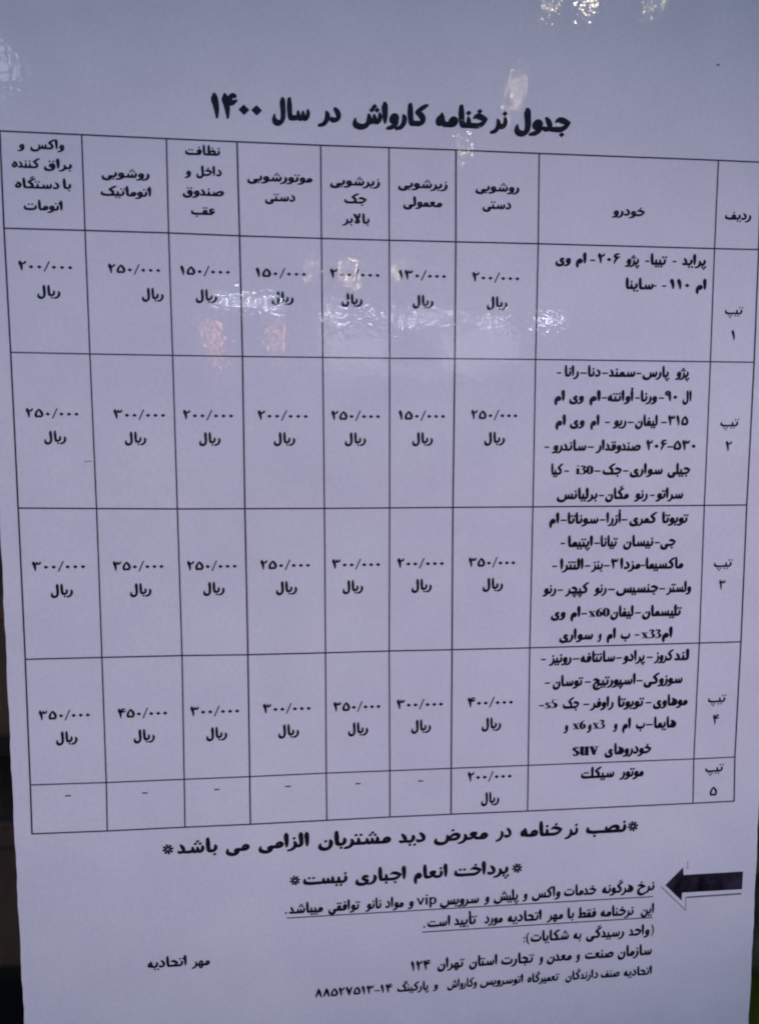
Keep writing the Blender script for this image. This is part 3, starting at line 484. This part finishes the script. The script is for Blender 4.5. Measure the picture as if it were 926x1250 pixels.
  ('نانو', -4.27, 0.38, -114.01, 0.3028), ('توافقی', -14.88, -5.68, -114.0, 0.3017), ('میباشد', -25.97, -16.3, -114.06, 0.3003), ('.', -27.15, -26.46, -114.11, 0.2995),
  ('{~vip}', 10.57, 16.36, -113.99, 0.3249), ('این', 77.85, 81.97, -120.62, 0.3105), ('نرخنامه', 65.46, 75.68, -120.69, 0.3093), ('فقط', 58.58, 64.23, -120.64, 0.3081),
  ('با', 55.34, 57.48, -120.61, 0.3074), ('مهر', 49.11, 54.15, -120.62, 0.3068), ('اتحادیه', 37.37, 47.63, -120.62, 0.3055), ('مورد', 30.53, 36.02, -120.6, 0.3043),
  ('تأیید', 21.55, 28.34, -120.58, 0.3032), ('است', 13.7, 20.42, -120.64, 0.3022), ('.', 12.41, 13.13, -120.88, 0.3017), ('(', 81.28, 82.13, -127.37, 0.3126),
  ('واحد', 74.36, 80.82, -127.27, 0.312), ('رسیدگی', 61.22, 72.99, -127.26, 0.3106), ('به', 57.36, 59.86, -127.23, 0.3095), ('شکایات', 44.41, 56.04, -127.2, 0.3083),
  (')', 43.01, 44.02, -127.48, 0.3075), (':', 42.22, 42.64, -127.41, 0.3073), ('سازمان', 71.13, 81.75, -133.68, 0.3188), ('صنعت', 61.05, 69.91, -133.74, 0.3173),
  ('و', 58.19, 59.57, -133.82, 0.3164), ('معدن', 49.45, 57.11, -133.8, 0.3157), ('و', 47.01, 48.35, -133.83, 0.3149), ('تجارت', 35.66, 45.67, -133.81, 0.314),
  ('استان', 26.08, 34.53, -133.77, 0.3125), ('تهران', 16.68, 24.77, -133.77, 0.3112), ('{۱۲۴}', 8.9, 14.73, -134.12, 0.3101), ('اتحادیه', 73.18, 81.97, -140.12, 0.2682),
  ('صنف', 66.11, 72.0, -140.1, 0.2672), ('دارندگان', 55.23, 65.31, -140.15, 0.2662), ('تعمیرگاه', 43.65, 53.4, -140.1, 0.2649), ('اتوسرویس', 29.4, 42.43, -140.08, 0.2634),
  ('وکارواش', 19.66, 28.55, -140.16, 0.2621), ('و', 15.38, 16.94, -140.1, 0.2612), ('پارکینگ', 4.89, 14.3, -140.19, 0.2604), ('{۸۸۵۲۷۵۱۳-۱۴}', -18.8, 3.57, -140.36, 0.2686),
 ],
 'stamp_caption': [
  ('مهر', -53.42, -48.26, -127.99, 0.295), ('اتحادیه', -65.47, -54.66, -127.75, 0.2937),
 ],
}
EX = {'arrow': [(85.22, -112.19), (90.57, -106.86), (90.74, -109.29), (109.4, -109.21), (109.38, -114.82), (90.55, -114.87), (90.44, -117.43)], 'sh1': [(84.04, -112.74), (91.87, -120.55)], 'sh2': [(91.63, -116.43), (91.87, -120.55)], 'sh3': [(91.84, -116.42), (109.13, -116.24)], 'sh4': [(91.88, -104.98), (91.98, -107.63)], 'u1': [(-26.62, -115.59), (81.47, -115.6)], 'u2': [(12.13, -122.4), (81.54, -122.17)], 'speck': [(91.73, 120.37), (-77.32, 13.61), (-75.45, 13.82)]}
LAMPS = {'cool_0': ([-440.1, 803.2, -2351.0], [-0.1621, 0.2989, -0.9404]), 'cool_1': ([-43.3, 780.0, -2392.0], [-0.0126, 0.2905, -0.9568]), 'cool_2': ([104.9, 781.9, -2389.2], [0.0433, 0.2912, -0.9557]), 'cool_3': ([382.2, 765.8, -2367.7], [0.1478, 0.2849, -0.9471]), 'cool_4': ([677.0, 747.7, -2313.0], [0.2586, 0.2777, -0.9252]), 'cool_5': ([925.8, 730.8, -2240.3], [0.3516, 0.2709, -0.8961]), 'warm_0': ([740.0, 1696.9, -1823.4], [0.2779, 0.6252, -0.7294]), 'warm_1': ([859.9, 1675.4, -1796.2], [0.322, 0.6165, -0.7185]), 'warm_2': ([1057.1, 1633.0, -1741.8], [0.3941, 0.5994, -0.6967]), 'warm_3': ([658.9, 1496.0, -1985.7], [0.2493, 0.5541, -0.7943]), 'warm_4': ([492.4, 1374.1, -2097.8], [0.188, 0.5105, -0.8391]), 'warm_5': ([-158.3, 960.1, -2330.2], [-0.0558, 0.3579, -0.9321]), 'warm_6': ([25.3, 946.4, -2339.0], [0.0133, 0.3528, -0.9356]), 'warm_7': ([250.1, 978.7, -2314.9], [0.0979, 0.3647, -0.926]), 'orange_0': ([-579.9, 512.3, -2395.1], [-0.215, 0.1895, -0.958]), 'orange_1': ([-319.4, 523.4, -2435.1], [-0.1168, 0.1939, -0.974]), 'orange_2': ([-606.4, 637.1, -2363.2], [-0.2248, 0.2364, -0.9453]), 'orange_3': ([-332.8, 652.3, -2406.3], [-0.1218, 0.2424, -0.9625]), 'pale_0': ([40.1, 626.3, -2430.9], [0.0189, 0.2327, -0.9724]), 'pale_1': ([631.6, 631.6, -2354.1], [0.2418, 0.2343, -0.9416]), 'pale_2': ([314.3, 523.0, -2433.5], [0.1224, 0.1937, -0.9734]), 'pale_3': ([-1161.9, 1414.5, -1847.3], [-0.4273, 0.521, -0.7389])}
LAMPSPEC = {'cool': [('cool_0', 0.28, 0.007, 60, 'long cool white tube lamp, leftmost of the lamp row mirrored across the first price row'), ('cool_1', 0.13, 0.007, 48, 'short cool white tube lamp mirrored between the fourth and fifth price columns'), ('cool_2', 0.06, 0.007, 34, 'small dim white tube lamp mirrored at the fifth price column'), ('cool_3', 0.34, 0.007, 30, 'cool white tube lamp mirrored below the sixth price column'), ('cool_4', 0.14, 0.007, 30, 'faint cool white tube lamp mirrored below the seventh price column'), ('cool_5', 0.1, 0.018, 26, 'cool white tube lamp, rightmost of the lamp row, mirrored in the vehicle column')], 'warm': [('warm_0', 0.01, 0.04, 60, 'warm lamp mirrored at the top edge, left of the brightest one'), ('warm_1', 0.014, 0.045, 80, 'brightest warm lamp mirrored at the top edge of the sheet'), ('warm_2', 0.012, 0.012, 90, 'small warm lamp mirrored at the top edge, nearest the right corner'), ('warm_3', 0.005, 0.06, 80, 'warm lamp mirrored just above the heading'), ('warm_4', 0.03, 0.008, 50, 'pale warm lamp mirrored on the top rule below the heading'), ('warm_5', 0.006, 0.05, 90, 'warm lamp mirrored over the fourth price of the first row'), ('warm_6', 0.006, 0.07, 95, 'warm lamp mirrored over the fifth price of the first row'), ('warm_7', 0.008, 0.02, 90, 'warm lamp mirrored above the sixth price of the first row')], 'orange': [('orange_0', 0.03, 0.008, 30, 'small orange lamp mirrored just under the rule below the left orange streak'), ('orange_1', 0.03, 0.008, 30, 'small orange lamp mirrored just under the rule below the right orange streak'), ('orange_2', 0.018, 0.12, 14, 'orange lamp mirrored in the third column, left one of two orange streaks'), ('orange_3', 0.022, 0.12, 11, 'orange lamp mirrored in the fourth column, right one of two orange streaks')], 'pale': [('pale_0', 0.3, 0.13, 1.9, 'left one of the two short dim bluish panels added for a haze mirrored under the tube lamps'), ('pale_1', 0.34, 0.14, 1.8, 'right one of the two short dim bluish panels added for a haze mirrored under the tube lamps'), ('pale_2', 0.85, 0.05, 1.1, 'long low bluish panel mirrored just under the rule below the first price row'), ('pale_3', 0.1, 0.09, 2.6, 'small round bluish lamp mirrored at the left edge above the table')]}

# ---------------------------------------------------------------- behind the sheet
M_wall = flat_mat('dim_wall', (.06, .055, .048), (.10, .09, .075), 3, .8)
mb = MB(); mb.box((0, 1.62, 0), (6, .1, 4)); mb.build('back_wall', M_wall, kind='structure')
M_glass, nt, p = node_mat('pane_glass')
p.inputs['Base Color'].default_value = (.93, .96, .95, 1); p.inputs['Transmission Weight'].default_value = 1; p.inputs['Roughness'].default_value = .0; p.inputs['IOR'].default_value = 1.5
mb = MB(); mb.box((0, .0042, 0), (1.5, .006, 1.2)); mb.build('window_glass', M_glass, kind='structure')
M_dark = flat_mat('dark_painted_steel', (.05, .02, .02), (.08, .04, .034), 12, .5)
M_brown = flat_mat('brown_card', (.24, .095, .065), (.34, .145, .09), 14, .8)
M_olive = flat_mat('olive_plastic', (.26, .24, .012), (.40, .35, .02), 18, .5)
M_slate = flat_mat('slate_cloth', (.22, .18, .11), (.32, .27, .17), 25, .8)
# shelf rack seen as a dark blur past the left edge
def root(name, loc, label, cat, **kw):
    o = bpy.data.objects.new(name, None); COL.objects.link(o); o.location = loc; o['label'] = label; o['category'] = cat
    o.empty_display_size = .05
    for k, v in kw.items(): o[k] = v
    return o
rk = root('shelf_rack', (-.46, .60, -.95), 'dark metal shelf rack blurred behind the glass, past the left edge of the sheet', 'shelf')
for k, (dx, dy) in enumerate(((-.22, -.14), (.22, -.14), (-.22, .14), (.22, .14))):
    mb = MB(); mb.box((dx, dy, .55), (.03, .03, 1.1), .003); mb.build('upright', M_dark, rk)
for z in (.12, .40, .665, .94):
    mb = MB(); mb.box((0, 0, z), (.46, .29, .03), .003); mb.build('shelf_board', M_dark, rk)
def carton(x, y, z, d, mat, label, grp=None):
    r = root('storage_box', (x, y, z), label, 'box')
    mb = MB(); mb.box((0, 0, d[2]*.42), (d[0], d[1], d[2]*.84), .004); mb.build('box_body', mat, r)
    mb = MB(); mb.box((0, 0, d[2]*.92), (d[0]+.012, d[1]+.012, d[2]*.16), .004); mb.build('lid', mat, r)
carton(-.46, .56, -.95+.68, (.42, .24, .155), M_brown, 'brown box on the upper shelf of the rack, higher brown blur at the left edge')
carton(-.44, .56, -.95+.415, (.42, .24, .17), M_brown, 'brown box on the lower shelf of the rack, lower brown blur at the left edge')
# things past the right edge
r = root('storage_bin', (.62, .5, -.95), 'olive green bin blurred behind the glass at the lower right corner of the photo', 'bin')
mb = MB(); mb.box((0, 0, .17), (.4, .3, .34), .02); mb.build('bin_body', M_olive, r)
mb = MB(); mb.box((0, 0, .355), (.43, .33, .028), .008); mb.build('rim', M_olive, r)
r = root('folded_cloth', (.62, .5, -.95+.371), 'grey green cloth folded on top of the olive bin, right of the sheet', 'cloth')
mb = MB(); mb.box((0, 0, .05), (.36, .27, .09), .03); mb.build('lower_fold', M_slate, r)
mb = MB(); mb.box((.01, .01, .135), (.34, .25, .075), .03); mb.build('upper_fold', M_slate, r)
# ---------------------------------------------------------------- the laminated sheet
XL, XR, YB, YT, TH = -99.3, 113.5, -162.0, 139.5, .32
def bow(x, y):               # the sheet does not lie perfectly flat (mm)
    return .22*math.sin(x*.021+.6)*math.cos(y*.017-.3) + .10*math.sin(y*.045+x*.013)
NX, NY = 72, 100
vs = []; fs = []
for j in range(NY+1):
    for i in range(NX+1):
        x = XL+(XR-XL)*i/NX; y = YB+(YT-YB)*j/NY
        ex = 0.0
        if i in (0, NX): ex = .10*math.sin(y*.31+i)+.07*math.sin(y*1.13+2*i)     # scissor-cut edge
        vs.append(P3(x+ex, y, bow(x, y)))
nf = len(vs)
for j in range(NY):
    for i in range(NX):
        a_ = j*(NX+1)+i; fs.append((a_, a_+1, a_+NX+2, a_+NX+1))
rim = [i for i in range(NX+1)] + [j*(NX+1)+NX for j in range(1, NY+1)] + [NY*(NX+1)+i for i in range(NX-1, -1, -1)] + [j*(NX+1) for j in range(NY-1, 0, -1)]
bk = {}
for q in rim:
    x, y, z = vs[q]; bk[q] = len(vs); vs.append((x, y+TH*S, z)); vs.append((x, y, z))     # the cut edge has its own vertices so the front shades flat up to it
for k in range(len(rim)):
    a_, b_ = rim[k], rim[(k+1) % len(rim)]; fs.append((bk[b_]+1, bk[a_]+1, bk[a_], bk[b_]))
fs.append(tuple(bk[q] for q in reversed(rim)))
me = mesh('price_list_sheet', vs, fs)
for p_ in me.polygons[:NX*NY]: p_.use_smooth = True
sheet = link('price_list_sheet', me, M_paper, label='white laminated price list with a ruled table and Persian lettering, stuck on the glass', category='price list')
Z0 = .03
def put(name, faces_sets, mat, z0=Z0, **props):
    """faces_sets: groups of polygons in sheet mm; every group lies a hair above the one before"""
    V = []; F = []; idx = {}
    for k, fs_ in enumerate(faces_sets):
        z = z0+.0012*k
        for f in fs_:
            n0 = len(V)
            ar = sum(f[i][0]*f[(i+1) % len(f)][1]-f[(i+1) % len(f)][0]*f[i][1] for i in range(len(f)))
            if ar < 0: f = f[::-1]
            for x, y in f: V.append(P3(x, y, bow(x, y)+z))
            F.append(tuple(range(n0, n0+len(f))))
    return link(name, mesh(name, V, F), mat, sheet, **props)
def strip(pts, w, wob=0.0):
    """ribbon of width w (mm) along pts, finely divided"""
    q = []
    for a_, b_ in zip(pts[:-1], pts[1:]):
        n = max(1, int(math.hypot(b_[0]-a_[0], b_[1]-a_[1])/4))
        for k in range(n): q.append((a_[0]+(b_[0]-a_[0])*k/n, a_[1]+(b_[1]-a_[1])*k/n))
    q.append(pts[-1]); out = []
    for k in range(len(q)-1):
        (x0, y0), (x1, y1) = q[k], q[k+1]; l = math.hypot(x1-x0, y1-y0) or 1; nx, ny = -(y1-y0)/l*w/2, (x1-x0)/l*w/2
        out.append([(x0+nx, y0+ny), (x0-nx, y0-ny), (x1-nx, y1-ny), (x1+nx, y1+ny)])
    return out
RW = .40
for r_ in range(7):
    pts = list(GRID[r_]); pts[0] = (pts[0][0]-RW/2, pts[0][1]); pts[-1] = (pts[-1][0]+RW/2, pts[-1][1])
    put('table_rule', [strip(pts, RW*(.9 if r_ in (2, 5) else 1))], M_rule, .020)
for c_ in range(10): put('table_rule', [strip([GRID[r_][c_] for r_ in range(7)], RW*(.95 if c_ % 3 else 1.1))], M_rule, .024)
KIND_NIB = {'heading': (1.66, 1.08, math.radians(62)), 'column_title': (1.36, .96, math.radians(70)), 'price': (1.38, .94, math.radians(66)),
            'row_title': (1.15, .85, math.radians(68)), 'vehicle_list': (1.5, 1.0, math.radians(64)), 'notice_line': (1.38, .94, math.radians(64)), 'stamp_caption': (1.32, .9, math.radians(64))}
NAMES = {'heading': 'heading_word', 'column_title': 'column_title_word', 'price': 'price', 'row_title': 'row_title', 'vehicle_list': 'vehicle_list_word', 'notice_line': 'notice_word', 'stamp_caption': 'stamp_caption_word'}
for kind, rows in TEXT.items():
    for text, xl, xr, yb, u in rows:
        polys, wd = layout(text, KIND_NIB[kind])
        sx = u
        for _ in range(4):        # stretch the word to the width it has on the sheet
            grp = place(polys, sx, u, 0, 0)
            xs = [x for fs_ in grp for f in fs_ for x, _y in f]; wd_ = max(xs)-min(xs)
            if text == '*' or wd_ < 1e-6: break
            sx *= (xr-xl)/wd_
        grp = place(polys, sx, u, 0, 0); xs = [x for fs_ in grp for f in fs_ for x, _y in f]
        ox = (xl+xr)/2-(max(xs)+min(xs))/2
        grp = place(polys, sx, u, ox, yb)
        put(NAMES[kind], grp, M_ink)
A = EX['arrow']
put('arrow', [[[A[0], A[6], A[5], A[2], A[1]]], [[A[2], A[5], A[4], A[3]]]], M_arrow, .028)
put('arrow_shadow', [strip(EX['sh1'], .28), strip(EX['sh2'], .25), strip(EX['sh3'], .55), strip(EX['sh4'], .22)], M_grey, .022)
put('underline', [strip(EX['u1'], .33)], M_rule, .021)
put('underline', [strip(EX['u2'], .33)], M_rule, .021)
s0 = EX['speck']
put('speck', [[[(s0[0][0]+dx, s0[0][1]+dy) for dx, dy in ((-.9, -.15), (-.1, -.35), (.5, -.1), (.25, .3), (-.2, .1))]]], M_grey, .026)
put('speck', [strip([s0[1], ((s0[1][0]+s0[2][0])/2, s0[1][1]+.25), s0[2]], .22)], M_grey, .026)
# ---------------------------------------------------------------- lamps of the forecourt, plus added haze panels, behind the photographer, seen as reflections in the film
M_case = flat_mat('lamp_housing', (.25, .25, .26), (.35, .35, .36), 20, .4, .3)
CW = (.78, .9, 1.0); WM = (1.0, .86, .55); OR = (1.0, .42, .22)
def lookat(o, tgt=(0, 0, 0)):
    o.rotation_euler = (Vector(tgt)-o.location).to_track_quat('Y', 'Z').to_euler()
def lamp(name, px, w_, h_, col, s, label, cat, group=None, D=2.5):
    """lamp whose bright face (w_ x h_ metres) looks back at the sheet"""
    P_, d = LAMPS[px]
    pos = (P_[0]*S, P_[2]*S, P_[1]*S)
    r = root(name, pos, label, cat)
    if group: r['group'] = group
    lookat(r)
    mb = MB(); mb.box((0, -.03, 0), (w_+.03, .05, h_+.03), .006); mb.build('housing', M_case, r)
    mb = MB()
    if w_ > 2*h_: mb.cyl((-w_/2, .006, 0), (w_/2, .006, 0), h_/2)
    elif h_ > 2*w_: mb.cyl((0, .006, -h_/2), (0, .006, h_/2), w_/2)
    else: mb.cyl((0, -.01, 0), (0, .01, 0), max(w_, h_)/2)
    mb.build('glowing_tube' if max(w_, h_) > 2*min(w_, h_) else 'lens', glow_mat(name+'_glow', col, s), r)
for px, w_, h_, s, tx in LAMPSPEC['cool']: lamp('tube_lamp', px, w_, h_, CW, s, tx, 'lamp')
for px, w_, h_, s, tx in LAMPSPEC['warm']: lamp('flood_lamp', px, w_, h_, WM, s, tx, 'lamp')
for px, w_, h_, s, tx in LAMPSPEC['orange']: lamp('wall_lamp', px, w_, h_, OR, s, tx, 'lamp')
for px, w_, h_, s, tx in LAMPSPEC['pale']: lamp('haze_blob_panel', px, w_, h_, (.72, .8, 1.0), s, tx, 'light panel')  # wide panels are added only to reflect a soft bluish haze
